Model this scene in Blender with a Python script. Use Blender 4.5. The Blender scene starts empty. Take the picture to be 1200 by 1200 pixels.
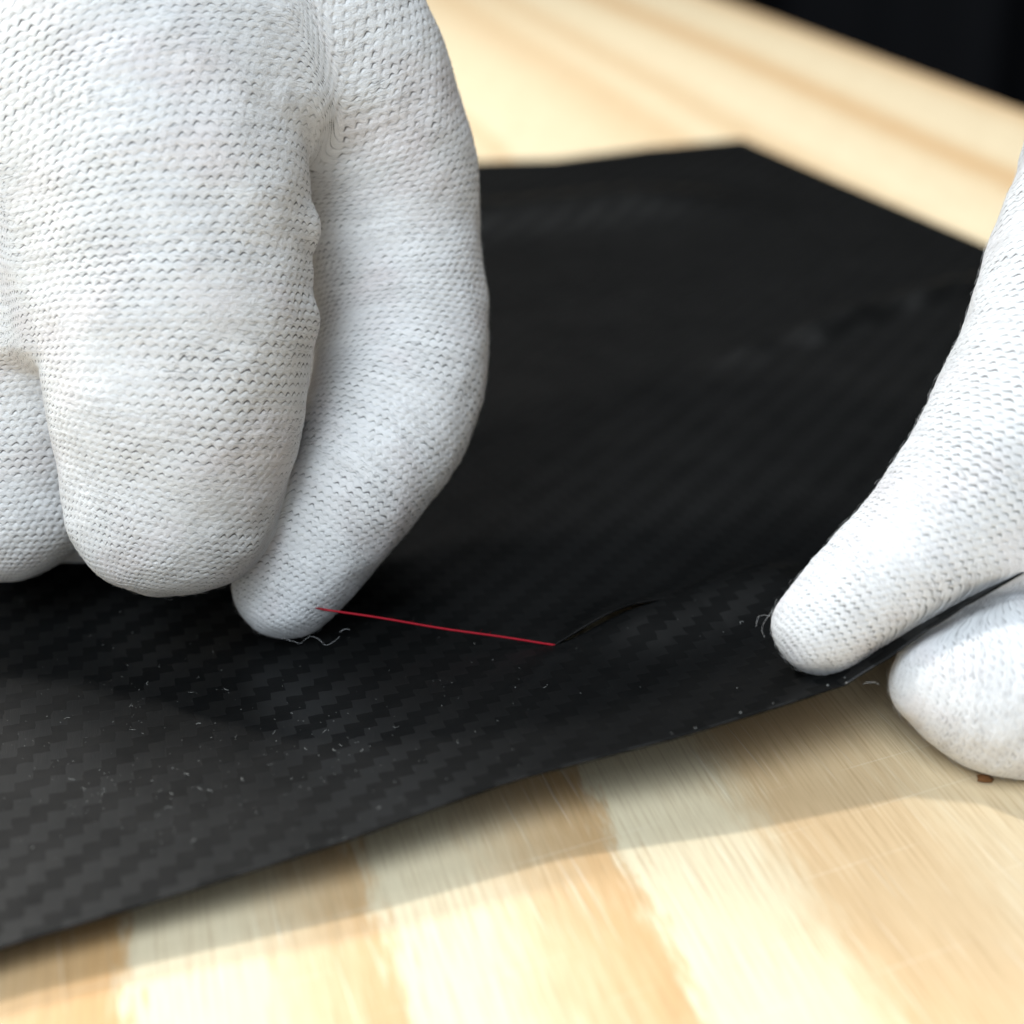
import bpy, math, random
import numpy as np
from mathutils import Vector, Matrix

random.seed(7)
rng = np.random.default_rng(11)
scn = bpy.context.scene
COL = scn.collection

# ------------------------------------------------------------------ camera
FPX = 1800.0                                  # focal length in photo pixels (1200 px frame)
PITCH = math.atan(885.0 / FPX)
CAM_H = 0.110
C0 = np.array([0.0, 0.0, CAM_H])
R = np.array([1.0, 0.0, 0.0])
F = np.array([0.0, math.cos(PITCH), -math.sin(PITCH)])
U = np.array([0.0, math.sin(PITCH), math.cos(PITCH)])

cam = bpy.data.cameras.new("camera")
cam.sensor_width = 36.0
cam.lens = 36.0 * FPX / 1200.0
cam.clip_start = 0.005
cam.clip_end = 50.0
cam.dof.use_dof = True
cam.dof.focus_distance = 0.195
cam.dof.aperture_fstop = 13.0
cam.dof.aperture_blades = 0
camo = bpy.data.objects.new("camera", cam)
camo.matrix_world = Matrix(((R[0], U[0], -F[0], C0[0]), (R[1], U[1], -F[1], C0[1]),
                            (R[2], U[2], -F[2], C0[2]), (0, 0, 0, 1)))
COL.objects.link(camo)
scn.camera = camo

# ------------------------------------------------------------------ world + lamps
world = bpy.data.worlds.new("World")
scn.world = world
world.use_nodes = True
bg = world.node_tree.nodes["Background"]
bg.inputs[0].default_value = (0.93, 0.97, 1.0, 1)
bg.inputs[1].default_value = 0.055

scn.view_settings.view_transform = 'Standard'
scn.view_settings.look = 'None'
scn.view_settings.exposure = 0.0
scn.view_settings.gamma = 1.0
scn.cycles.use_denoising = True
scn.cycles.max_bounces = 6


def lamp(name, az, el, dist, size, power, col, target=(0.0, 0.15, 0.01)):
    l = bpy.data.lights.new(name, 'AREA')
    l.shape = 'RECTANGLE'
    l.size, l.size_y = size
    l.energy = power
    l.color = col
    o = bpy.data.objects.new(name, l)
    a, e = math.radians(az), math.radians(el)
    d = Vector((math.sin(a) * math.cos(e), math.cos(a) * math.cos(e), math.sin(e)))
    o.location = Vector(target) + d * dist
    o.rotation_euler = d.to_track_quat('Z', 'Y').to_euler()
    COL.objects.link(o)
    return o


# two small lamps behind and to the left (the two shadow steps in front of the film)
lamp("work_lamp", -55, 51, 1.0, (0.05, 0.05), 6.2, (1.0, 0.97, 0.92))
lamp("work_lamp", -55, 34.5, 1.0, (0.12, 0.12), 8.0, (1.0, 0.97, 0.92))
# big soft lights behind the camera, one high, one lower added to brighten gloves
lamp("soft_fill", -146, 56, 1.2, (0.7, 0.7), 15.5, (0.82, 0.92, 1.0))
lamp("soft_fill", -170, 32, 1.2, (0.8, 0.8), 4.2, (0.82, 0.92, 1.0))
# dim soft fill overhead, a little behind, added to give the film sheen
lamp("soft_fill", 10, 58, 1.3, (0.5, 0.5), 3.0, (0.92, 0.97, 1.0))


# ------------------------------------------------------------------ helpers
def ray(x, y):
    return F + (x - 600) / FPX * R + (600 - y) / FPX * U


def at(x, y, depth):
    return C0 + ray(x, y) * depth


def at_z(x, y, z):
    d = ray(x, y)
    return C0 + d * ((z - CAM_H) / d[2])


def proj(P):
    q = P - C0
    d = q @ F
    return 600 + FPX * (q @ R) / d, 600 - FPX * (q @ U) / d, d


def smooth(a, b, x):
    t = np.clip((x - a) / (b - a), 0, 1)
    return t * t * (3 - 2 * t)


def vnoise(P):
    """value noise, P (n,3) -> 0..1"""
    I = np.floor(P).astype(np.int64)
    f = P - I
    f = f * f * (3 - 2 * f)
    out = np.zeros(len(P))
    for dx in (0, 1):
        for dy in (0, 1):
            for dz in (0, 1):
                h = ((I[:, 0] + dx) * 374761393 + (I[:, 1] + dy) * 668265263 + (I[:, 2] + dz) * 2147483647) & 0x7fffffff
                h = ((h ^ (h >> 13)) * 1274126177) & 0x7fffffff
                h = (h ^ (h >> 16)) & 0xffff
                w = ((f[:, 0] if dx else 1 - f[:, 0]) * (f[:, 1] if dy else 1 - f[:, 1]) * (f[:, 2] if dz else 1 - f[:, 2]))
                out += w * h / 65535.0
    return out


def mesh_np(name, V, Q, attrs=None):
    """quads or triangles from arrays"""
    me = bpy.data.meshes.new(name)
    n = Q.shape[1]
    me.vertices.add(len(V))
    me.vertices.foreach_set("co", np.ascontiguousarray(V, dtype=np.float32).ravel())
    me.loops.add(Q.size)
    me.loops.foreach_set("vertex_index", np.ascontiguousarray(Q, dtype=np.int32).ravel())
    me.polygons.add(len(Q))
    me.polygons.foreach_set("loop_start", np.arange(0, Q.size, n, dtype=np.int32))
    for k, a in (attrs or {}).items():
        at_ = me.attributes.new(k, 'FLOAT_VECTOR', 'POINT')
        at_.data.foreach_set("vector", np.ascontiguousarray(a, dtype=np.float32).ravel())
    me.update(calc_edges=True)
    me.validate()
    me.polygons.foreach_set("use_smooth", np.ones(len(me.polygons), dtype=bool))
    return me


def link(name, me, mat=None, parent=None, **props):
    o = bpy.data.objects.new(name, me)
    if mat is not None:
        me.materials.append(mat)
    if parent is not None:
        o.parent = parent
    for k, v in props.items():
        o[k] = v
    COL.objects.link(o)
    return o


def tubes(paths, radius, sides=4):
    """many tubes into V, Q; paths list of (n,3); radius scalar or list of arrays"""
    Vs, Qs, base = [], [], 0
    for k, p in enumerate(paths):
        p = np.asarray(p)
        n = len(p)
        r = radius[k] if isinstance(radius, list) else np.full(n, radius)
        t = np.gradient(p, axis=0)
        t /= np.linalg.norm(t, axis=1)[:, None] + 1e-12
        ref = np.array([0.3, 0.2, 0.93]) if abs(t[0, 2]) < 0.9 else np.array([1.0, 0, 0])
        s = np.cross(t, ref)
        s /= np.linalg.norm(s, axis=1)[:, None] + 1e-12
        b = np.cross(t, s)
        ang = np.arange(sides) / sides * 2 * math.pi
        ring = p[:, None] + r[:, None, None] * (np.cos(ang)[None, :, None] * s[:, None] + np.sin(ang)[None, :, None] * b[:, None])
        Vs.append(ring.reshape(-1, 3))
        i = np.arange(n - 1)[:, None] * sides
        j = np.arange(sides)[None, :]
        jn = (j + 1) % sides
        Qs.append((np.stack([i + j, i + jn, i + sides + jn, i + sides + j], -1) + base).reshape(-1, 4))
        base += n * sides
    return np.concatenate(Vs), np.concatenate(Qs)


class NT:
    """small node-tree writer"""
    def __init__(self, name):
        self.m = bpy.data.materials.new(name)
        self.m.use_nodes = True
        self.t = self.m.node_tree
        self.b = self.t.nodes["Principled BSDF"]

    def node(self, typ, **kw):
        n = self.t.nodes.new(typ)
        for k, v in kw.items():
            setattr(n, k, v)
        return n

    def put(self, sock, v):
        if isinstance(v, bpy.types.NodeSocket):
            self.t.links.new(v, sock)
        elif v is not None:
            sock.default_value = v

    def math(self, op, a, b=None, c=None, clamp=False):
        n = self.node('ShaderNodeMath', operation=op)
        n.use_clamp = clamp
        for s, v in zip(n.inputs, (a, b, c)):
            self.put(s, v)
        return n.outputs[0]

    def mix(self, f, a, b, kind='MIX'):
        n = self.node('ShaderNodeMix', data_type='RGBA', blend_type=kind)
        self.put(n.inputs[0], f)
        self.put(n.inputs[6], a)
        self.put(n.inputs[7], b)
        return n.outputs[2]

    def attr(self, name):
        return self.node('ShaderNodeAttribute', attribute_name=name).outputs['Vector']

    def sep(self, v):
        n = self.node('ShaderNodeSeparateXYZ')
        self.put(n.inputs[0], v)
        return n.outputs[0], n.outputs[1], n.outputs[2]

    def comb(self, x, y, z=0.0):
        n = self.node('ShaderNodeCombineXYZ')
        for s, v in zip(n.inputs, (x, y, z)):
            self.put(s, v)
        return n.outputs[0]

    def noise(self, vec, scale=1.0, detail=3.0, rough=0.55, dist=0.0):
        n = self.node('ShaderNodeTexNoise')
        self.put(n.inputs['Vector'], vec)
        n.inputs['Scale'].default_value = scale
        n.inputs['Detail'].default_value = detail
        n.inputs['Roughness'].default_value = rough
        n.inputs['Distortion'].default_value = dist
        return n.outputs['Fac']

    def ramp(self, f, stops, interp='LINEAR'):
        n = self.node('ShaderNodeValToRGB')
        n.color_ramp.interpolation = interp
        el = n.color_ramp.elements
        while len(el) > 1:
            el.remove(el[-1])
        for i, (p, c) in enumerate(stops):
            e = el[0] if i == 0 else el.new(p)
            e.position = p
            e.color = (c, c, c, 1) if isinstance(c, (int, float)) else (*c, 1)
        self.put(n.inputs[0], f)
        return n.outputs[0]

    def bump(self, h, strength=1.0, dist=0.001, normal=None):
        n = self.node('ShaderNodeBump')
        n.inputs['Strength'].default_value = strength
        n.inputs['Distance'].default_value = dist
        self.put(n.inputs['Height'], h)
        if normal is not None:
            self.put(n.inputs['Normal'], normal)
        return n.outputs[0]

    def set(self, **kw):
        for k, v in kw.items():
            self.put(self.b.inputs[k.replace('_', ' ')], v)


# ------------------------------------------------------------------ materials
def glove_material():
    n = NT("white_knit")
    u, v, soft = n.sep(n.attr('knit'))
    # the dark gaps between the loops, staggered from course to course
    k = n.math('ROUND', v)
    uk = n.math('ADD', u, n.math('MULTIPLY', n.math('FLOORED_MODULO', k, 2.0), 0.5))
    cu = n.math('COSINE', n.math('MULTIPLY', uk, 2 * math.pi))
    d = n.math('SUBTRACT', n.math('SUBTRACT', v, k), n.math('MULTIPLY', n.math('SUBTRACT', cu, 0.4), 0.11))
    d = n.math('SUBTRACT', d, n.math('MULTIPLY', n.math('SINE', n.math('MULTIPLY', uk, 2 * math.pi)), 0.12))
    wn = n.node('ShaderNodeTexWhiteNoise', noise_dimensions='2D')
    n.put(wn.inputs['Vector'], n.comb(n.math('ROUND', uk), k))
    dash = n.math('POWER', n.math('ADD', n.math('MULTIPLY', cu, 0.5), 0.5, clamp=True), 0.9)
    area = n.noise(n.comb(n.math('MULTIPLY', u, 0.10), n.math('MULTIPLY', v, 0.09), 2.0), 1.0, 3.0)
    st = n.math('ADD', 0.20, n.math('MULTIPLY', dash, n.math('ADD', 0.22, n.math('MULTIPLY', wn.outputs['Value'], 0.95))))
    st = n.math('MULTIPLY', st, n.ramp(area, [(0.36, 0.25), (0.64, 1.0)]))
    line = n.math('POWER', 2.718, n.math('MULTIPLY', n.math('POWER', n.math('DIVIDE', d, 0.10), 2.0), -1.0))
    cav = n.math('MULTIPLY', n.math('MULTIPLY', line, st), soft)
    uv = n.comb(u, v)
    # fibres of the yarn run along the courses, with small plies
    fib = n.noise(n.comb(n.math('MULTIPLY', u, 2.2), n.math('MULTIPLY', v, 9.0)), 1.0, 3.0, 0.6, 0.6)
    fuzz = n.noise(n.node('ShaderNodeTexCoord').outputs['Object'], 5200.0, 2.0, 0.6)
    dirt = n.noise(n.comb(n.math('MULTIPLY', u, 0.16), n.math('MULTIPLY', v, 0.55)), 1.0, 4.0, 0.65)
    base = n.mix(n.ramp(dirt, [(0.40, 0.0), (0.72, 1.0)]), (0.87, 0.875, 0.89, 1), (0.74, 0.74, 0.75, 1))
    base = n.mix(n.math('MULTIPLY', n.ramp(fib, [(0.30, 1.0), (0.5, 0.0)]), 0.22), base, (0.50, 0.50, 0.51, 1))
    col = n.mix(n.ramp(cav, [(0.05, 0.0), (0.68, 1.0)]), base, (0.10, 0.097, 0.10, 1))
    pink = n.noise(n.comb(n.math('MULTIPLY', u, 0.09), n.math('MULTIPLY', v, 0.07), 9.0), 1.0, 2.0)
    col = n.mix(n.math('MULTIPLY', n.ramp(pink, [(0.5, 0.0), (0.7, 1.0)]), 0.5), col, (0.93, 0.84, 0.84, 1), 'MULTIPLY')
    fleck = n.noise(n.comb(n.math('MULTIPLY', u, 0.9), n.math('MULTIPLY', v, 5.5)), 1.0, 2.0, 0.6, 0.4)
    where = n.noise(n.comb(n.math('MULTIPLY', u, 0.12), n.math('MULTIPLY', v, 0.2), 4.0), 1.0, 2.0)
    fl = n.math('MULTIPLY', n.ramp(fleck, [(0.57, 0.0), (0.68, 1.0)]), n.ramp(where, [(0.40, 0.15), (0.62, 0.85)]))
    col = n.mix(fl, col, (0.24, 0.24, 0.25, 1))
    h = n.math('ADD', n.math('MULTIPLY', fib, 1.0), n.math('MULTIPLY', fuzz, 0.7))
    n.set(Base_Color=col, Roughness=0.95, Normal=n.bump(h, 0.9, 0.00016))
    n.b.inputs['Specular IOR Level'].default_value = 0.15
    n.b.inputs['Sheen Weight'].default_value = 0.25
    n.b.inputs['Sheen Roughness'].default_value = 0.6
    return n.m


def film_material():
    n = NT("carbon_vinyl")
    a, b, _ = n.sep(n.attr('ab'))              # millimetres along and across the sheet
    T = 1.95
    patch2 = n.noise(n.comb(a, b), 0.11, 3.0, 0.65)
    a0, b0 = a, b
    wx = n.noise(n.comb(a0, b0), 0.35, 2.0)
    wy = n.noise(n.comb(b0, a0), 0.35, 2.0)
    a = n.math('ADD', a0, n.math('MULTIPLY', n.math('SUBTRACT', wx, 0.5), 0.9))
    b = n.math('ADD', b0, n.math('MULTIPLY', n.math('SUBTRACT', wy, 0.5), 0.9))
    ga = n.math('DIVIDE', a, T)
    gb = n.math('DIVIDE', b, T)
    ia = n.math('FLOOR', ga)
    ib = n.math('FLOOR', gb)
    k = n.math('FLOORED_MODULO', n.math('SUBTRACT', ia, ib), 4.0)
    warp = n.math('LESS_THAN', k, 1.5)          # 1: tow along b, 0: tow along a
    fa = n.math('SUBTRACT', ga, ia)
    fb = n.math('SUBTRACT', gb, ib)
    cyl = lambda f: n.math('SUBTRACT', 1.0, n.math('POWER', n.math('ABSOLUTE', n.math('SUBTRACT', n.math('MULTIPLY', f, 2.0), 1.0)), 2.5))
    mixf = lambda x, y: n.math('ADD', n.math('MULTIPLY', warp, x), n.math('MULTIPLY', n.math('SUBTRACT', 1.0, warp), y))
    tow = mixf(cyl(fa), cyl(fb))
    ribs = mixf(n.noise(n.comb(n.math('MULTIPLY', a, 9.0), n.math('MULTIPLY', b, 0.25)), 1.0, 2.0),
                n.noise(n.comb(n.math('MULTIPLY', a, 0.25), n.math('MULTIPLY', b, 9.0)), 1.0, 2.0))
    grain = n.noise(n.comb(a, b), 7.0, 2.0)
    patch = n.noise(n.comb(a, b), 0.03, 2.0)
    rough = n.math('ADD', mixf(0.36, 0.52), n.math('MULTIPLY', ribs, 0.08))
    rough = n.math('ADD', rough, n.math('MULTIPLY', n.math('SUBTRACT', patch, 0.5), 0.15))
    col = n.mix(warp, (0.0018, 0.002, 0.0021, 1), (0.0046, 0.0048, 0.0049, 1))
    h = n.math('ADD', n.math('MULTIPLY', tow, 0.15), n.math('ADD', n.math('MULTIPLY', ribs, 0.5), n.math('MULTIPLY', grain, 0.25)))
    n.set(Base_Color=col, Roughness=rough, Normal=n.bump(h, 0.6, 0.00006))
    n.put(n.b.inputs['Specular IOR Level'], n.math('ADD', mixf(0.23, 0.14), n.math('MULTIPLY', n.math('SUBTRACT', patch2, 0.5), 0.16)))
    return n.m


def wood_material(S0, S1, stops):
    n = NT("pine_plywood")
    x, y, _ = n.sep(n.node('ShaderNodeTexCoord').outputs['Object'])
    s = n.math('MULTIPLY', x, 1000.0)
    l = n.math('MULTIPLY', y, 1000.0)
    # ragged boundaries of the growth bands
    w1 = n.noise(n.comb(n.math('MULTIPLY', s, 0.75), n.math('MULTIPLY', l, 0.12)), 1.0, 4.0, 0.65)
    w2 = n.noise(n.comb(n.math('MULTIPLY', s, 0.01), n.math('MULTIPLY', l, 0.006)), 1.0, 2.0)
    sw = n.math('ADD', s, n.math('MULTIPLY', n.math('SUBTRACT', w1, 0.5), 11.0))
    sw = n.math('ADD', sw, n.math('MULTIPLY', n.math('SUBTRACT', w2, 0.5), 8.0))
    f = n.math('DIVIDE', n.math('SUBTRACT', sw, S0), S1 - S0, clamp=True)
    band = n.ramp(f, [((p - S0) / (S1 - S0), v) for p, v in stops])
    col = n.mix(band, (0.77, 0.67, 0.47, 1), (0.56, 0.32, 0.13, 1))
    streak = n.noise(n.comb(n.math('MULTIPLY', s, 2.6), n.math('MULTIPLY', l, 0.06)), 1.0, 4.0, 0.7)
    col = n.mix(n.math('MULTIPLY', n.ramp(streak, [(0.30, 1.0), (0.52, 0.0)]), 0.5), col, (0.36, 0.22, 0.10, 1))
    col = n.mix(n.math('MULTIPLY', n.ramp(streak, [(0.58, 0.0), (0.74, 1.0)]), 0.40), col, (0.86, 0.78, 0.60, 1))
    sm0 = n.noise(n.comb(n.math('MULTIPLY', s, 0.06), n.math('MULTIPLY', l, 0.05)), 1.0, 3.0)
    # pale torn fibres, a little off the grain
    scr = n.noise(n.comb(n.math('ADD', n.math('MULTIPLY', s, 1.9), n.math('MULTIPLY', l, 0.15)), n.math('MULTIPLY', l, 0.045)), 1.0, 2.0, 0.5)
    scr = n.ramp(scr, [(0.62, 0.0), (0.70, 1.0)])
    col = n.mix(n.math('MULTIPLY', n.math('MULTIPLY', scr, n.ramp(sm0, [(0.4, 0.15), (0.65, 1.0)])), 0.50), col, (0.88, 0.82, 0.68, 1))
    # saw marks across the grain
    q = n.math('ADD', n.math('MULTIPLY', l, 0.95), n.math('MULTIPLY', s, -0.16))
    saw = n.math('ABSOLUTE', n.math('SUBTRACT', n.math('FLOORED_MODULO', n.math('ADD', q, 1.5), 7.3), 3.6))
    saw = n.math('LESS_THAN', saw, 0.10)
    sm = n.noise(n.comb(n.math('MULTIPLY', s, 0.05), n.math('MULTIPLY', l, 0.2)), 1.0, 2.0)
    saw = n.math('MULTIPLY', saw, n.ramp(sm, [(0.5, 0.0), (0.62, 1.0)]))
    col = n.mix(n.math('MULTIPLY', saw, 0.20), col, (0.9, 0.82, 0.66, 1))
    h = n.math('ADD', streak, n.math('MULTIPLY', scr, 0.5))
    n.set(Base_Color=col, Roughness=0.55, Normal=n.bump(h, 0.5, 0.00015))
    n.b.inputs['Specular IOR Level'].default_value = 0.3
    return n.m


def plain(name, col, rough=0.6, spec=0.3, var=None, scale=200.0):
    n = NT(name)
    if var is not None:
        f = n.noise(n.node('ShaderNodeTexCoord').outputs['Object'], scale, 3.0)
        n.set(Base_Color=n.mix(f, (*col, 1), (*var, 1)))
    else:
        n.set(Base_Color=(*col, 1))
    n.set(Roughness=rough)
    n.b.inputs['Specular IOR Level'].default_value = spec
    return n.m


M_GLOVE = glove_material()
M_FILM = film_material()
M_FIBRE = plain("white_fibre", (0.75, 0.75, 0.76), 0.9, 0.1, (0.6, 0.6, 0.6))
M_DUST = plain("pale_dust", (0.40, 0.40, 0.38), 0.9, 0.1, (0.2, 0.2, 0.19), 900.0)
M_THREAD = plain("red_thread", (0.38, 0.004, 0.016), 0.55, 0.2, (0.26, 0.003, 0.013), 2500.0)
M_DARK = plain("dark_cloth", (0.010, 0.011, 0.014), 0.9, 0.15, (0.006, 0.0065, 0.008), 6.0)
M_CHIP = plain("brown_chip", (0.22, 0.10, 0.035), 0.8, 0.2, (0.12, 0.05, 0.02), 900.0)

# ------------------------------------------------------------------ floor and dark cloth behind
me = mesh_np("floor", np.array([[-4, -3, -.75], [4, -3, -.75], [4, 5, -.75], [-4, 5, -.75]], float), np.array([[0, 1, 2, 3]]))
link("floor", me, M_DARK, kind="structure")

nx, nz = 240, 12
xs = np.linspace(-2.2, 2.6, nx)
zs = np.linspace(-0.749, 2.1, nz)
X, Z = np.meshgrid(xs, zs, indexing='ij')
Y = 1.75 - 0.10 * X ** 2 * 0.6 + 0.035 * np.sin(X * 21 + 0.6 * np.sin(X * 5)) + 0.02 * np.sin(X * 47 + Z)
V = np.stack([X, Y, Z], -1).reshape(-1, 3)
i, j = np.meshgrid(np.arange(nx - 1), np.arange(nz - 1), indexing='ij')
b0 = (i * nz + j).ravel()
Q = np.stack([b0, b0 + nz, b0 + nz + 1, b0 + 1], -1)
cur = link("curtain", mesh_np("curtain", V, Q), M_DARK, label="black cloth hanging out of focus behind the far edge of the wooden board", category="curtain")
sol = cur.modifiers.new("thickness", 'SOLIDIFY')
sol.thickness = 0.003

# ------------------------------------------------------------------ plywood board
ga = math.atan2(82 - 600, FPX / math.cos(PITCH))        # direction of the grain
S_EDGE = 0.3063
stops = [(-60, .2), (-42, .75), (-40, .1), (-30, .3), (-20, .75), (-8.8, .95), (-7.8, .08), (4, .1), (9, .4), (18, .80), (19, .02),
         (28, .1), (36, .55), (45.4, .85), (46.6, .02), (60, .12), (66, .65), (80, .55), (86, .35), (110, .2), (118, .5), (120, .05),
         (150, .15), (176, .5), (188, .1), (199, .55), (214, .05), (236, .2), (250, .8), (264, .1), (288, .15), (306, .75)]
M_WOOD = wood_material(-60.0, 306.0, stops)
x0, x1, y0, y1, zt, zb, bv = -0.9, S_EDGE, -0.5, 1.35, 0.0, -0.018, 0.0008
V, Q = [], []
loops = [(0, zb), (0, zt - bv), (bv, zt)]
for ins, z in loops:
    V += [(x0 + ins, y0 + ins, z), (x1 - ins, y0 + ins, z), (x1 - ins, y1 - ins, z), (x0 + ins, y1 - ins, z)]
for r_ in range(2):
    for k in range(4):
        a_, b_ = r_ * 4 + k, r_ * 4 + (k + 1) % 4
        Q.append((a_, b_, b_ + 4, a_ + 4))
Q.append((8, 9, 10, 11))
Q.append((3, 2, 1, 0))
me = mesh_np("plywood_board", np.array(V), np.array(Q))
me.polygons.foreach_set("use_smooth", np.zeros(len(me.polygons), dtype=bool))
board = link("plywood_board", me, M_WOOD, label="pale pine plywood board with orange grain bands under the black film", category="board")
board.rotation_euler = (0, 0, -ga)

# ------------------------------------------------------------------ carbon film
AZ = math.radians(66.5)
E1 = np.array([math.sin(AZ), math.cos(AZ)])
E2 = np.array([-math.cos(AZ), math.sin(AZ)])


def curve_xy(pts, n):
    P = np.array([at_z(*p)[:2] for p in pts])
    a = P @ E1
    b = P @ E2
    A = np.linspace(a[0], a[-1], 400)
    # gentle smoothing of the polyline
    B = np.interp(A, a, b)
    ker = np.hanning(31)
    ker /= ker.sum()
    Bp = np.interp(np.linspace(A[0] - (A[1] - A[0]) * 15, A[-1] + (A[1] - A[0]) * 15, 430), np.r_[A[0] - 1, A, A[-1] + 1],
                   np.r_[B[0] - (B[1] - B[0]) / (A[1] - A[0]), B, B[-1] + (B[-1] - B[-2]) / (A[1] - A[0])])
    B = np.convolve(Bp, ker, 'valid')
    return A, B


front_pts = [(-260, 1196, .0040), (-120, 1150, .0040), (0, 1110, .0042), (140, 1068, .0048), (390, 990, .0065), (600, 914, .008),
             (800, 862, .010), (930, 822, .0112), (990, 801, .012), (1040, 770, .0150), (1090, 736, .0188), (1130, 710, .0212), (1200, 669, .0240)]
fa_, fb_ = curve_xy(front_pts, 0)
zf_a = np.array([at_z(*p)[:2] @ E1 for p in front_pts])
zf_z = np.array([p[2] for p in front_pts])
_front_b = np.array([at_z(*p)[:2] @ E2 for p in front_pts])

SZ = .0036
slit0 = at_z(650, 752, SZ)[:2]
slit1 = at_z(778, 717, SZ)[:2]
ridge1 = at_z(905, 681, SZ + .002)[:2]
NS = 520


def film_z(a, b):
    zf = np.interp(a, zf_a, zf_z)
    bf = np.interp(a, fa_, fb_)
    x = np.clip((b - bf) / 0.070, 0, 1)
    z = 0.0006 + (zf - 0.0006) * (1 - x) ** 2
    # soft ripples in the loose far part of the sheet
    P = np.stack([a * 22, b * 14, np.zeros_like(a)], -1)
    far = smooth(0.20, 0.27, b)
    z = z + far * 0.0010 * (vnoise(P) ** 1.5)
    ridge = np.exp(-((b - (0.312 + 0.05 * np.sin(a * 9))) / 0.014) ** 2) * smooth(0.08, 0.15, a)
    z = z + 0.0055 * ridge * (1 - smooth(0.19, 0.24, a))
    # crumpled fold on the right
    c2 = b - (0.262 + 0.25 * (a - 0.2))
    z = z + 0.0030 * (0.3 + vnoise(P * 4)) * np.exp(-(c2 / 0.005) ** 2) * smooth(0.145, 0.185, a) * (1 - smooth(0.228, 0.246, a))
    # lifted fold that runs from the cut to the thumb
    d = slit1 - slit0
    L = np.linalg.norm(d)
    d = d / L
    pa, pb = (a - slit0 @ E1), (b - slit0 @ E2)
    da, db = d @ E1, d @ E2
    tl = (pa * da + pb * db) / L
    off = -pa * db + pb * da
    env = smooth(-0.08, 0.75, tl) * (1 - smooth(1.9, 2.6, tl))
    z = z + 0.0026 * env * np.exp(-np.where(off > 0, off / 0.0055, off / 0.010) ** 2)
    # pull creases below the tip of the cut
    for ang, amp in ((-1.9, .00025), (-1.5, .0002), (-2.3, .00025)):
        dx, dy = math.cos(ang), math.sin(ang)
        al = pa * dx + pb * dy
        ac = -pa * dy + pb * dx
        z = z + amp * np.exp(-(ac / 0.0016) ** 2) * smooth(0.0, 0.004, al) * (1 - smooth(0.006, 0.024, al))
    return np.maximum(z, 0.0004)


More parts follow.
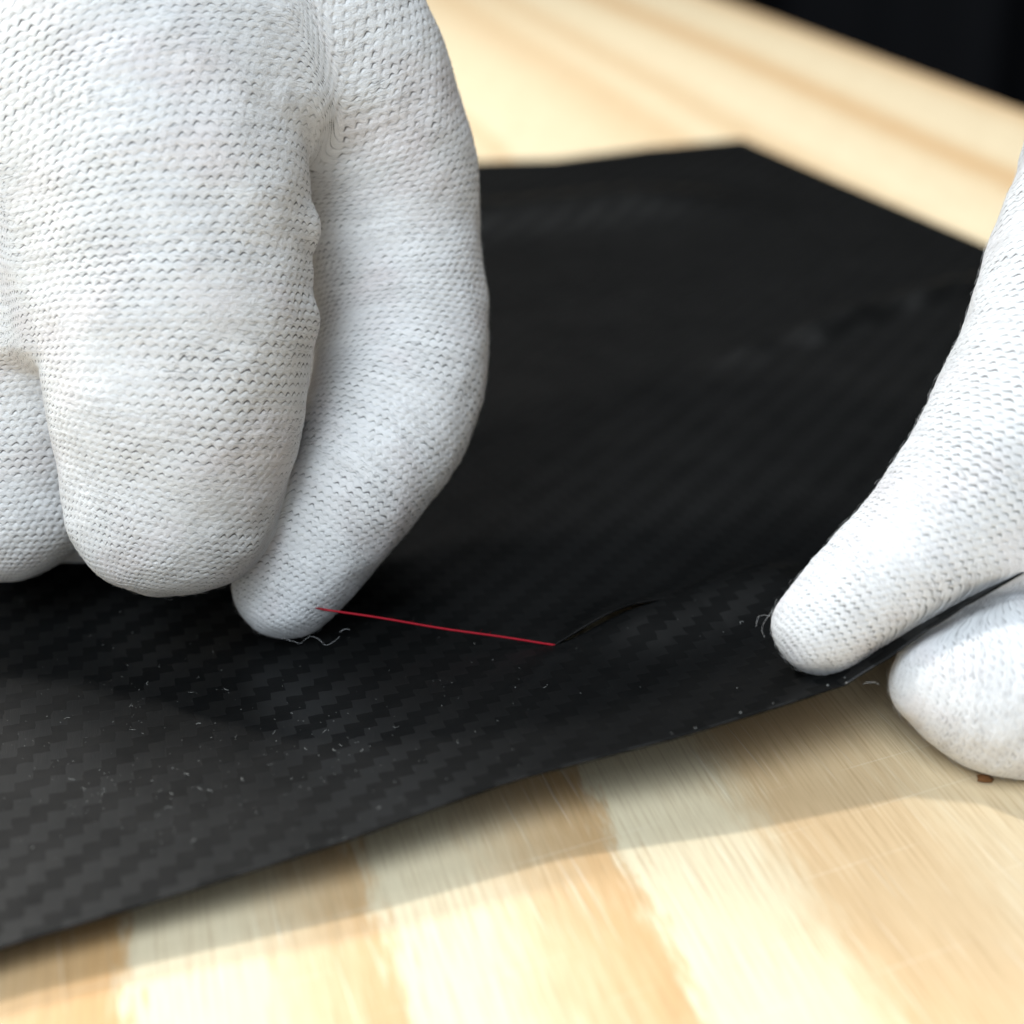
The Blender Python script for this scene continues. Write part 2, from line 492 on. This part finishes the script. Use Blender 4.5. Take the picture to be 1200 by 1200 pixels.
def build_film():
    sfrac = np.linspace(0, 1, NS)
    a0, a1 = fa_[0], fa_[-1]
    Fr = np.stack([np.interp(a0 + sfrac * (a1 - a0), fa_, fa_), np.interp(a0 + sfrac * (a1 - a0), fa_, fb_)], -1)
    ab = lambda p: np.array([p @ E1, p @ E2])
    # row through the cut
    s0, s1 = ab(slit0), ab(slit1)
    dirn = (s1 - s0) / (s1[0] - s0[0])
    sl_left = s0 + dirn * (a0 - s0[0])
    sl_left[1] = s0[1] + .3 * (sl_left[1] - s0[1])
    right_s = ab(at_z(1215, 560, .006)[:2])
    u0, u1 = (s0[0] - a0) / (right_s[0] - a0), (s1[0] - a0) / (right_s[0] - a0)
    Sl = np.zeros((NS, 2))
    Sl[:, 0] = a0 + sfrac * (right_s[0] - a0)
    Sl[:, 1] = np.interp(Sl[:, 0], [a0, s0[0], s1[0], right_s[0]], [sl_left[1], s0[1], s1[1], s1[1] + dirn[1] * (right_s[0] - s1[0])])
    mR = ab(at_z(1235, 322, .0006)[:2])
    Mi = np.zeros((NS, 2))
    Mi[:, 0] = a0 + sfrac * (mR[0] - a0)
    Mi[:, 1] = mR[1] + 0.0 * sfrac
    bp = [ab(at_z(*p, .0006)[:2]) for p in ((560, 191), (650, 188), (700, 181), (760, 173), (870, 165))]
    Ba = np.zeros((NS, 2))
    Ba[:, 0] = a0 + sfrac * (bp[-1][0] - a0)
    Ba[:, 1] = np.interp(Ba[:, 0], [a0] + [p[0] for p in bp], [bp[0][1] + .004] + [p[1] for p in bp])
    rows = []
    n1, n2, n3 = 75, 110, 70
    for k in range(n1):
        t = k / n1
        rows.append(Fr + (Sl - Fr) * t)
    rows.append(Sl.copy())
    islit = n1
    rows.append(Sl.copy())                      # second copy: the upper lip
    for k in range(1, n2 + 1):
        t = (k / n2) ** 1.35
        rows.append(Sl + (Mi - Sl) * t)
    for k in range(1, n3 + 1):
        t = k / n3
        rows.append(Mi + (Ba - Mi) * t)
    G = np.array(rows)                          # rows, NS, 2
    nr = len(G)
    A, B = G[..., 0].ravel(), G[..., 1].ravel()
    Zf = film_z(A, B).reshape(nr, NS)
    tl = np.clip((sfrac - u0) / (u1 - u0), 0, 1)
    opening = np.sin(math.pi * tl ** 0.8) * ((sfrac > u0) & (sfrac < u1))
    Bg = G[..., 1].copy()
    for r_ in range(nr):
        up = r_ > islit
        dist = (r_ - islit - 1) if up else (islit - r_)
        fall = math.exp(-(dist / 5.0) ** 2)
        if fall < 1e-3:
            continue
        if up:
            Zf[r_] += 0.0008 * opening * fall
            Bg[r_] += 0.0 * opening * fall
        else:
            Zf[r_] -= 0.0003 * opening * fall
            Bg[r_] -= 0.0 * opening * fall
    A, B = G[..., 0].ravel(), Bg.ravel()
    XY = A[:, None] * E1 + B[:, None] * E2
    V = np.concatenate([XY, Zf.reshape(-1, 1)], 1)
    idx = np.arange(nr * NS).reshape(nr, NS)
    # weld the doubled row outside the opening
    closed = ~((sfrac > u0) & (sfrac < u1))
    idx[islit + 1, closed] = idx[islit, closed]
    q = np.stack([idx[:-1, :-1], idx[:-1, 1:], idx[1:, 1:], idx[1:, :-1]], -1)
    q = np.concatenate([q[:islit], q[islit + 1:]]).reshape(-1, 4)
    used = np.unique(q)
    remap = np.zeros(len(V), int)
    remap[used] = np.arange(len(used))
    cw, sw = math.cos(math.radians(9)) * 1000, math.sin(math.radians(9)) * 1000     # the weave is laid a little askew
    Bw = G[..., 1].ravel()
    ab_attr = np.stack([A * cw - Bw * sw, A * sw + Bw * cw, np.zeros(len(A))], -1)
    return mesh_np("carbon_film", V[used], remap[q], {'ab': ab_attr[used]})


film = link("carbon_film", build_film(), M_FILM, label="black carbon weave vinyl sheet with a short cut, lying on the wooden board", category="vinyl sheet")
sol = film.modifiers.new("thickness", 'SOLIDIFY')
sol.thickness = 0.00024
sol.offset = -1.0


# ------------------------------------------------------------------ gloved hands
def catmull(P, sub=6):
    P = np.asarray(P, float)
    out = []
    n = len(P)
    for i in range(n - 1):
        p0, p1, p2, p3 = P[max(i - 1, 0)], P[i], P[i + 1], P[min(i + 2, n - 1)]
        for k in range(sub):
            t = k / sub
            out.append(0.5 * ((2 * p1) + (-p0 + p2) * t + (2 * p0 - 5 * p1 + 4 * p2 - p3) * t * t + (-p0 + 3 * p1 - 3 * p2 + p3) * t ** 3))
    out.append(P[-1])
    return np.array(out)


class Chain:
    """tip first; points (px, py, depth, radius px)"""
    def __init__(self, pts, wales=46, flat=1.0, row=0.00098, yref=200, u0=0.0, skew=0.0, uvw=1.0, soft=1.0):
        D = np.array([[*at(p[0], p[1], p[2]), p[3] * p[2] / FPX] for p in pts])
        D = catmull(D)
        self.A = np.eye(3) + (flat - 1.0) * np.outer(F, F)
        self.P = D[:, :3]
        self.Q = self.P @ self.A
        self.r = D[:, 3]
        self.lo = (self.P - self.r[:, None]).min(0) - 0.018
        self.hi = (self.P + self.r[:, None]).max(0) + 0.018
        seg = np.linalg.norm(np.diff(self.P, axis=0), axis=1)
        self.arc = np.r_[0, np.cumsum(seg)]
        py = proj(self.P)[1]
        self.arc_ref = self.arc[np.argmin(np.abs(py - yref))]
        t = np.gradient(self.P, axis=0)
        self.t = t / np.linalg.norm(t, axis=1)[:, None]
        self.wales, self.row, self.u0, self.skew, self.uvw, self.soft = wales, row, u0, skew, uvw, soft

    def eval(self, X, uv=False):
        """far points are not worth the full search"""
        near = ((X > self.lo) & (X < self.hi)).all(1)
        if near.all():
            return self.eval_near(X, uv)
        n = len(X)
        D = np.full(n, 0.5)
        G = np.zeros((n, 3))
        G[:, 2] = 1.0
        out = [D, G] + ([np.zeros(n), np.zeros(n)] if uv else [])
        if near.any():
            for o, v in zip(out, self.eval_near(X[near], uv)):
                o[near] = v
        return tuple(out)

    def eval_near(self, X, uv=False):
        Y = X @ self.A
        a, b = self.Q[:-1], self.Q[1:]
        d = b - a
        dd = (d * d).sum(1)
        n = len(X)
        best = np.full(n, 1e9)
        bi = np.zeros(n, int)
        bt = np.zeros(n)
        braw = np.zeros(n)
        for k in range(len(d)):
            q = Y - a[k]
            raw = (q @ d[k]) / dd[k]
            t = np.clip(raw, 0, 1)
            df = q - t[:, None] * d[k]
            v = np.sqrt((df * df).sum(1)) - (self.r[k] + t * (self.r[k + 1] - self.r[k]))
            m = v < best
            best[m] = v[m]
            bi[m] = k
            bt[m] = t[m]
            braw[m] = raw[m]
        c = a[bi] + bt[:, None] * d[bi]
        df = Y - c
        ln = np.linalg.norm(df, axis=1)[:, None] + 1e-12
        g = (df / ln) @ self.A
        gl = np.linalg.norm(g, axis=1)
        if not uv:
            return best / gl, g / gl[:, None]
        rr = self.r[bi] + bt * (self.r[bi + 1] - self.r[bi])
        seg = self.arc[1:] - self.arc[:-1]
        # smooth arc length: between the planes that stand on the spine's tangents
        k = bi.copy()
        for _ in range(14):
            sa = ((X - self.P[k]) * self.t[k]).sum(1)
            k = np.where((sa < 0) & (k > 0), k - 1, k)
            sb = ((X - self.P[k + 1]) * self.t[k + 1]).sum(1)
            k = np.where((sb > 0) & (k < len(seg) - 1), k + 1, k)
        sa = ((X - self.P[k]) * self.t[k]).sum(1)
        sb = ((X - self.P[k + 1]) * self.t[k + 1]).sum(1)
        bt = np.clip(sa / np.maximum(sa - sb, 1e-9), 0, 1)
        bi = k
        v = self.arc[bi] + bt * seg[bi]
        cap = (bi == 0) & (sa < 0)
        over = np.clip(-sa / self.r[0], 0, 1)
        rr = np.full(len(X), self.r[0])
        v = np.where(cap, -rr * np.arcsin(over), v)
        tan = self.t[bi] * (1 - bt[:, None]) + self.t[bi + 1] * bt[:, None]
        nc = -F[None] - (-(tan @ F))[:, None] * tan
        nc /= np.linalg.norm(nc, axis=1)[:, None]
        sd = np.cross(tan, nc)
        off = X - (self.P[bi] + bt[:, None] * (self.P[bi + 1] - self.P[bi]))
        ang = np.arctan2((off * sd).sum(1), (off * nc).sum(1))
        lat = (off * sd).sum(1)
        vv = (v - self.arc_ref) / self.row + self.skew * lat / self.row * (1 - smooth(0.012, 0.035, v))
        return best / gl, g / gl[:, None], self.wales * ang / (2 * math.pi) + self.u0, vv


def smin(d1, g1, d2, g2, k):
    h = np.clip(0.5 + 0.5 * (d2 - d1) / k, 0, 1)
    d = d2 + (d1 - d2) * h - k * h * (1 - h)
    g = g2 + (g1 - g2) * h[:, None]
    return d, g


def field(X, hand, uv=False):
    py = proj(X)[1]
    D = G = None
    us, vs, ws = [], [], []
    for ch, kf in hand:
        if uv:
            d, g, u, v = ch.eval(X, True)
            us.append(u)
            vs.append(v)
            ws.append((d, ch.uvw))
        else:
            d, g = ch.eval(X)
        if D is None:
            D, G = d, g
        else:
            D, G = smin(D, G, d, g, kf(py))
    G = G / (np.linalg.norm(G, axis=1)[:, None] + 1e-9)
    if not uv:
        return D, G
    dm = np.min([w[0] for w in ws], axis=0)
    W = np.array([np.exp(-(w[0] - dm) / 0.0010) * w[1] for w in ws])
    W /= W.sum(0)
    soft = (W * np.array([c.soft for c, _ in hand])[:, None]).sum(0)
    return D, G, (W * np.array(us)).sum(0), (W * np.array(vs)).sum(0), soft


def chunked(X, hand, uv=False, n=12000):
    parts = [field(X[i:i + n], hand, uv) for i in range(0, len(X), n)]
    return [np.concatenate([p[k] for p in parts]) for k in range(len(parts[0]))]


def surface_nets(hand, lo, hi, h):
    ax = [np.arange(lo[k], hi[k] + h, h) for k in range(3)]
    n = [len(a) for a in ax]
    Gx = np.stack(np.meshgrid(*ax, indexing='ij'), -1).reshape(-1, 3)
    S = chunked(Gx, hand)[0].reshape(n) < 0
    cells = np.zeros([k - 1 for k in n], int)
    for dx in (0, 1):
        for dy in (0, 1):
            for dz in (0, 1):
                cells += S[dx:n[0] - 1 + dx, dy:n[1] - 1 + dy, dz:n[2] - 1 + dz]
    act = (cells > 0) & (cells < 8)
    idx = -np.ones(act.shape, int)
    idx[act] = np.arange(act.sum())
    c = np.argwhere(act)
    V = np.stack([ax[k][c[:, k]] + h / 2 for k in range(3)], -1)
    quads = []
    for axis in range(3):
        o1, o2 = [(1, 2), (2, 0), (0, 1)][axis]
        sl = [slice(None)] * 3
        sl2 = [slice(None)] * 3
        sl[axis] = slice(0, -1)
        sl2[axis] = slice(1, None)
        ch = S[tuple(sl)] != S[tuple(sl2)]
        e = np.argwhere(ch)
        ok = (e[:, o1] > 0) & (e[:, o2] > 0) & (e[:, o1] < n[o1] - 1) & (e[:, o2] < n[o2] - 1)
        e = e[ok]
        inside = S[tuple(e.T)]
        e00 = e.copy()
        e10 = e.copy()
        e10[:, o1] -= 1
        e11 = e10.copy()
        e11[:, o2] -= 1
        e01 = e.copy()
        e01[:, o2] -= 1
        q = np.stack([idx[tuple(x.T)] for x in (e00, e10, e11, e01)], -1)
        q[~inside] = q[~inside][:, ::-1]
        quads.append(q)
    return V, np.concatenate(quads)


def relax(V, Q, hand, it=4):
    E = np.concatenate([Q[:, [0, 1]], Q[:, [1, 2]], Q[:, [2, 3]], Q[:, [3, 0]]])
    for _ in range(it):
        acc = np.zeros_like(V)
        cnt = np.zeros(len(V))
        for a, b in ((0, 1), (1, 0)):
            np.add.at(acc, E[:, a], V[E[:, b]])
            np.add.at(cnt, E[:, a], 1)
        V = V * .4 + .6 * acc / np.maximum(cnt, 1)[:, None]
        d, g = chunked(V, hand)
        V = V - g * d[:, None]
    return V


def subdiv(V, Q):
    n = len(V)
    E = np.sort(np.stack([Q, np.roll(Q, -1, 1)], -1).reshape(-1, 2), 1)
    key = E[:, 0] * n + E[:, 1]
    uq, inv = np.unique(key, return_inverse=True)
    mid = (V[uq // n] + V[uq % n]) / 2
    fc = V[Q].mean(1)
    inv = inv.reshape(-1, 4) + n
    fi = np.arange(len(Q)) + n + len(uq)
    out = np.concatenate([np.stack([Q[:, k], inv[:, k], fi, inv[:, (k - 1) % 4]], -1) for k in range(4)])
    return np.concatenate([V, mid, fc]), out


def compact(V, Q):
    used = np.unique(Q)
    m = np.zeros(len(V), int)
    m[used] = np.arange(len(used))
    return V[used], m[Q]


def knit(u, v):
    """a purl knit in stitch coordinates: warped coordinates and height"""
    z0 = np.zeros_like(u)
    wob = vnoise(np.stack([u * 0.7, v * 0.8, z0], -1)) - .5
    u = u + 0.9 * (vnoise(np.stack([u * 0.06 + 9, v * 0.05, z0], -1)) - .5) * 2 + .40 * wob
    v = v + 0.5 * (vnoise(np.stack([u * 0.25 + 4, v * 0.3, z0 + 3], -1)) - .5) + 0.22 * (vnoise(np.stack([u * 1.3, v * 1.1, z0 + 8], -1)) - .5)
    k = np.round(v)
    cu = np.cos(2 * np.pi * (u + 0.5 * np.mod(k, 2)))
    d = v - k - 0.11 * (cu - 0.4) - 0.12 * np.sin(2 * np.pi * (u + 0.5 * np.mod(k, 2)))
    area = vnoise(np.stack([u * 0.12, v * 0.10, z0 + 7], -1))
    dash = np.clip(.5 + .5 * cu, 0, 1) ** 1.3
    groove = np.exp(-(d / 0.17) ** 2) * (0.22 + 0.78 * dash) * (0.5 + 0.8 * area)
    ply = 0.30 * (vnoise(np.stack([u * 3.1, v * 5.3, z0 + 2], -1)) - .5)
    return u, v, ply - groove


def build_hand(hand, lo, hi, fade=None):
    V, Q = surface_nets(hand, np.array(lo), np.array(hi), 0.0016)
    for _ in range(2):
        d, g = chunked(V, hand)
        V = V - g * d[:, None] * .9
    V = relax(V, Q, hand)
    x, y, _ = proj(V[Q].mean(1))
    d, g = chunked(V[Q].mean(1), hand)
    view = V[Q].mean(1) - C0
    view /= np.linalg.norm(view, axis=1)[:, None]
    inside = (x > -70) & (x < 1270) & (y > -70) & (y < 1270)
    facing = (g * view).sum(1)
    fine = inside & (facing < 0.42)
    inside2 = (x > -50) & (x < 1250) & (y > -50) & (y < 1250)
    side = inside & (facing >= 0.26)
    parts = []
    for sel, lev in ((fine, 3), (side, 2), (~inside2, 1)):
        v, q = compact(V, Q[sel])
        for k in range(lev):
            v, q = subdiv(v, q)
            if k < 2:
                d, g = chunked(v, hand)
                v = v - g * d[:, None]
        d, g, u, w, soft = chunked(v, hand, True)
        v = v - g * d[:, None]
        # soft lumps of the cloth
        lump = (vnoise(v * 130) - .5) * 0.0007 + (vnoise(v * 320 + 5) - .5) * 0.00035
        u, w, hgt = knit(u, w)
        hgt = hgt * (.3 + .7 * soft)
        amp = (0.0, 0.0, 0.00013, 0.00017)[lev]
        v = v + g * (lump + hgt * amp)[:, None]
        parts.append((v, q, np.stack([u, w, soft], -1), g))
    Vv = np.concatenate([p[0] for p in parts])
    base = np.cumsum([0] + [len(p[0]) for p in parts])
    Qq = np.concatenate([p[1] + n0 for p, n0 in zip(parts, base)])
    K = np.concatenate([p[2] for p in parts])
    return Vv, Qq, K, parts[0]


def hairs(part, count, seed, mn=0.0004, mx=0.0013, rad=0.000008):
    r = np.random.default_rng(seed)
    v, _, _, g = part
    x, y, _ = proj(v)
    ok = np.where((x > -60) & (x < 1260) & (y > -60) & (y < 1260) & (((v - C0) * g).sum(1) < 0.06))[0]
    pick = r.choice(ok, count)
    n = g[pick]
    t = r.normal(size=(count, 3))
    t -= n * (t * n).sum(1)[:, None]
    t /= np.linalg.norm(t, axis=1)[:, None]
    b = np.cross(n, t)
    L = r.uniform(mn, mx, (count, 1, 1))
    lift = r.uniform(0.1, 0.55, (count, 1, 1))
    bend = r.normal(size=(count, 1, 1)) * .5
    s = np.linspace(0, 1, 5)[None, :, None]
    P = (v[pick] - n * 0.00005)[:, None] + L * (s * t[:, None] + lift * np.sin(s * 2.4) * .6 * n[:, None] + bend * s * s * b[:, None])
    ang = np.arange(3) / 3 * 2 * math.pi
    ring = np.cos(ang)[None, :, None] * n[:, None] + np.sin(ang)[None, :, None] * b[:, None]       # count,3,3
    V = P[:, :, None] + rad * ring[:, None]                                                      # count,5,3,3
    i = np.arange(4)[:, None] * 3
    j = np.arange(3)[None, :]
    q = np.stack([i + j, i + (j + 1) % 3, i + 3 + (j + 1) % 3, i + 3 + j], -1).reshape(-1, 4)
    Q = (q[None] + (np.arange(count) * 15)[:, None, None]).reshape(-1, 4)
    return V.reshape(-1, 3), Q


def fibre_loop(pts, seed, amp=0.0002, rad=0.000022):
    r = np.random.default_rng(seed)
    P = catmull(np.array([at(*p) for p in pts]), 8)
    return P + r.normal(size=P.shape) * amp * .1


const = lambda k: (lambda py: np.full(len(py), k))
kramp = lambda y0, y1, k0, k1: (lambda py: k0 + (k1 - k0) * smooth(y0, y1, py))

middle = Chain([(185, 588, 0.2005, 108), (197, 520, 0.1995, 129), (203, 450, 0.1985, 148), (204, 380, 0.1980, 156), (200, 290, 0.1975, 163),
                (190, 200, 0.1975, 172), (168, 110, 0.1985, 180), (142, 10, 0.2005, 190), (115, -110, 0.2055, 205), (90, -300, 0.2155, 210), (80, -520, 0.2275, 190)],
               wales=74, flat=1.12)
ring = Chain([(8, 580, .213, 101), (4, 500, .2115, 108), (-4, 420, .210, 118), (-14, 320, .2075, 136), (-28, 180, .207, 160), (-40, 20, .209, 172),
              (-55, -150, .214, 175), (-40, -330, .222, 180)], wales=60, flat=1.12)
index = Chain([(336, 686, .211, 63), (366, 636, .2115, 78), (420, 556, .213, 88), (463, 465, .217, 100), (470, 370, .2195, 102), (463, 275, .2188, 101),
               (454, 200, .2168, 104), (425, 110, .2125, 110), (386, 20, .2095, 112), (335, -80, .211, 130), (280, -200, .217, 150), (200, -360, .225, 160)],
              wales=52, flat=1.05)
index.u0 = middle.wales * 75 / 360 + index.wales * 75 / 360
ring.u0 = -(middle.wales * 75 / 360 + ring.wales * 75 / 360)
little = Chain([(-190, 560, .216, 85), (-195, 470, .215, 95), (-195, 360, .214, 108), (-190, 200, .214, 125), (-180, 0, .216, 140), (-150, -200, .220, 150)], wales=40)
little.u0 = ring.u0 - (ring.wales + little.wales) * 75 / 360
thumb_l = Chain([(352, 610, .223, 46), (378, 550, .228, 56), (405, 450, .234, 66), (400, 320, .239, 74), (350, 180, .241, 84), (280, 20, .240, 100), (200, -150, .238, 130)],
                wales=40, uvw=0.3)
palm = Chain([(230, 60, .232, 120), (180, -80, .234, 190), (120, -260, .236, 210), (80, -480, .240, 190), (60, -760, .25, 170)], wales=70, uvw=0.02)
middle_side = Chain([(238, 600, .2015, 86), (232, 540, .2005, 104), (222, 450, .1995, 128), (215, 380, .1985, 140)], wales=74, uvw=1e-6)
curl_block = Chain([(245, 585, .228, 62), (150, 588, .227, 68), (0, 588, .227, 68), (-200, 588, .227, 70)], wales=40, uvw=1e-6)  # unseen finger mass, added to block light passing under the hand
fold_a = Chain([(346, 266, .1975, 27), (300, 262, .1925, 20)], wales=40, uvw=1e-6)
fold_c = Chain([(344, 318, .198, 19), (310, 314, .1945, 16)], wales=40, uvw=1e-6)
fold_b = Chain([(345, 376, .198, 26), (300, 366, .1935, 20)], wales=40, uvw=1e-6)
left_hand = [(middle, None), (fold_a, const(.002)), (fold_b, const(.002)), (fold_c, const(.0012)), (middle_side, const(.004)), (ring, kramp(405, 455, .012, .0010)), (index, kramp(105, 240, .016, .0008)),
             (little, kramp(405, 455, .010, .0012)), (thumb_l, const(.004)), (palm, const(.008)), (curl_block, const(.004))]

thumb = Chain([(963, 733, .186, 57), (1018, 690, .186, 71), (1108, 618, .187, 90), (1208, 482, .190, 111), (1275, 332, .195, 122), (1336, 190, .200, 134),
               (1390, 40, .205, 150), (1450, -120, .212, 170)], wales=50, yref=480, skew=0.0)
fore = Chain([(1107, 797, .1838, 64), (1170, 805, .1843, 99), (1240, 807, .1855, 110), (1340, 800, .187, 116), (1460, 760, .192, 125), (1560, 680, .200, 135)],
             wales=48, yref=810, soft=0.45)
mid_r = Chain([(1300, 860, .178, 60), (1400, 850, .180, 90), (1520, 790, .187, 105), (1620, 680, .197, 120)], wales=44, yref=830)
palm_r = Chain([(1560, 600, .205, 150), (1560, 400, .207, 170), (1540, 150, .210, 170), (1540, -150, .216, 160)], wales=80, uvw=0.1)
thenar = Chain([(1188, 632, .188, 62), (1270, 610, .190, 98), (1350, 560, .194, 120)], wales=42, uvw=1e-6)
right_hand = [(thumb, None), (thenar, const(.006)), (fore, const(.0007)), (mid_r, const(.001)), (palm_r, const(.012))]


def hand_box(hand):
    lo = np.min([(c.P - c.r[:, None] * 1.1).min(0) for c, _ in hand], 0) - .004
    hi = np.max([(c.P + c.r[:, None] * 1.1).max(0) for c, _ in hand], 0) + .004
    return lo, hi


def make_hand(hand, label, seed, loose, nhair):
    lo, hi = hand_box(hand)
    V, Q, K, part = build_hand(hand, lo, hi)
    root = bpy.data.objects.new("gloved_hand", None)
    base = np.array([(lo[0] + hi[0]) / 2, (lo[1] + hi[1]) / 2, 0.0])
    root.location = base
    root.empty_display_size = 0.02
    root["label"] = label
    root["category"] = "gloved hand"
    root["group"] = "hands in white knit gloves"
    COL.objects.link(root)
    g = link("glove", mesh_np("glove", V - base, Q, {'knit': K}), M_GLOVE, root)
    hv, hq = hairs(part, nhair, seed)
    link("fuzz", mesh_np("fuzz", hv - base, hq), M_FIBRE, root, kind="stuff")
    for k, pts in enumerate(loose):
        lv, lq = tubes([fibre_loop(pts, seed + k)], 0.000012, 4)
        link("loose_fibre", mesh_np("loose_fibre", lv - base, lq), M_FIBRE, root)
    return root, part


hand_a, part_a = make_hand(left_hand, "white knit gloved hand with curled fingers pinching the red thread", 3,
                           [[(322, 745, .208), (345, 752, .206), (352, 754, .206), (362, 746, .207), (372, 748, .207), (382, 756, .206), (392, 751, .206), (398, 746, .207)],
                            [(398, 741, .207), (404, 737, .207), (410, 738, .207)],
                            [(432, 648, .213), (437, 652, .213), (441, 655, .213)]], 12000)
hand_b, part_b = make_hand(right_hand, "white knit gloved hand gripping the film edge between thumb and finger", 5,
                           [[(912, 708, .184), (898, 725, .183), (893, 738, .183), (896, 747, .183)],
                            [(906, 722, .184), (890, 722, .183), (886, 734, .183)],
                            [(1012, 801, .179), (1024, 799, .179), (1030, 803, .179)]], 5000)

# ------------------------------------------------------------------ red thread
def surface_hit(hand, px, py):
    d = ray(px, py)
    d = d / np.linalg.norm(d)
    t = 0.14
    for _ in range(80):
        t += min(field((C0 + d * t)[None], hand)[0][0] * .8, .004)
    return C0 + d * t


p0 = surface_hit(left_hand, 360, 710)
p1 = surface_hit(left_hand, 378, 714)
pe = np.array([slit0[0], slit0[1], 0.0])
ab0 = np.array([slit0 @ E1]), np.array([slit0 @ E2])
pe[2] = float(film_z(*ab0)[0]) - 0.0001
tocam = lambda p, d: p + (C0 - p) / np.linalg.norm(C0 - p) * d
pts = [p0, tocam(p1, .0004)]
n_ = 26
for k in range(1, n_ + 1):
    t = k / n_
    q = tocam(p1, .0004) * (1 - t) + pe * t
    pts.append(q + np.array([0, 0, 1.0]) * (0.00010 * math.sin(t * 9)) * math.sin(math.pi * t))
dirn = pts[-1] - pts[-2]
pts.append(pe + dirn * .4 + np.array([0, 0, -.0004]))
P = catmull(np.array(pts), 4)
rad = np.full(len(P), 0.00014)
rad[:6] = np.linspace(0.00006, 0.00016, 6)
tv, tq = tubes([P], [rad], 10)
thr = link("red_thread", mesh_np("red_thread", tv, tq), M_THREAD, label="thin red thread stretched from the fingertip to the cut in the film", category="thread")
r = np.random.default_rng(2)
wisps = []
for k in range(14):
    q = P[r.integers(8, len(P) - 4)]
    d = r.normal(size=3)
    d /= np.linalg.norm(d)
    s = np.linspace(0, 1, 4)[:, None]
    wisps.append(q + d * s * r.uniform(.0004, .0008) + np.array([0, 0, .0002]) * s * s)
wv, wq = tubes(wisps, 0.000012, 3)
link("thread_fuzz", mesh_np("thread_fuzz", wv, wq), M_THREAD, thr, kind="stuff")

# ------------------------------------------------------------------ dust and lint on the film
r = np.random.default_rng(21)
paths, rads = [], []


def film_point(px, py):
    z = 0.003
    for _ in range(6):
        p = at_z(px, py, z)
        z = float(film_z(np.array([p[:2] @ E1]), np.array([p[:2] @ E2]))[0])
    return at_z(px, py, z + .00004)


for k in range(420):
    if k < 320:
        px, py = r.normal(220, 190), r.normal(890, 75)
    else:
        px, py = r.uniform(0, 1000), r.uniform(700, 980)
    edge = np.interp(px, [0, 390, 600, 800, 990], [1100, 980, 905, 852, 790])
    if px < 0 or px > 890 or py > edge - 4 or py < 700:
        continue
    p = film_point(px, py)
    L = r.uniform(.00006, .00018) if r.random() < .9 else r.uniform(.0003, .0009)
    an = r.uniform(0, 2 * math.pi)
    s = np.linspace(-.5, .5, 5)
    pp = p + np.stack([L * s * math.cos(an), L * s * math.sin(an) , 0 * s + .00002], -1) + np.stack([-math.sin(an) * s * s, math.cos(an) * s * s, 0 * s], -1) * L * r.normal() * .8
    paths.append(pp)
    rads.append(np.full(5, r.uniform(.000012, .000035)))
for px, py in ((389, 989), (404, 986), (360, 995), (815, 856), (868, 838), (906, 827), (970, 806), (787, 862), (990, 797), (992, 803)):
    p = film_point(px, py - 3)
    rr = r.uniform(.00005, .00012)
    s = np.linspace(-1, 1, 5)
    paths.append(p + np.stack([s * rr * 1.2, s * 0, s * 0], -1))
    rads.append(rr * np.sqrt(np.clip(1.05 - s * s, 0, 1)))
dv, dq = tubes(paths, rads, 5)
link("dust", mesh_np("dust", dv, dq), M_DUST, film, kind="stuff")

# ------------------------------------------------------------------ brown chip by the lower finger
p = at_z(1153, 915, 0.0)
r = np.random.default_rng(4)
cv = []
for z, sc in ((0.0002, 1.0), (0.0006, .85), (0.0009, .3)):
    for k in range(7):
        a_ = k / 7 * 2 * math.pi
        cv.append(p + np.array([math.cos(a_) * .0010, math.sin(a_) * .0007, 0]) * sc * r.uniform(.7, 1.25) + np.array([0, 0, z]))
cq = [(i * 7 + k, i * 7 + (k + 1) % 7, i * 7 + 7 + (k + 1) % 7, i * 7 + 7 + k) for i in range(2) for k in range(7)]
me = bpy.data.meshes.new("wood_chip")
me.from_pydata([tuple(c) for c in cv], [], cq + [tuple(range(14, 21)), tuple(reversed(range(7)))])
link("wood_chip", me, M_CHIP, label="tiny brown wood chip on the board beside the lower gloved finger", category="wood chip")
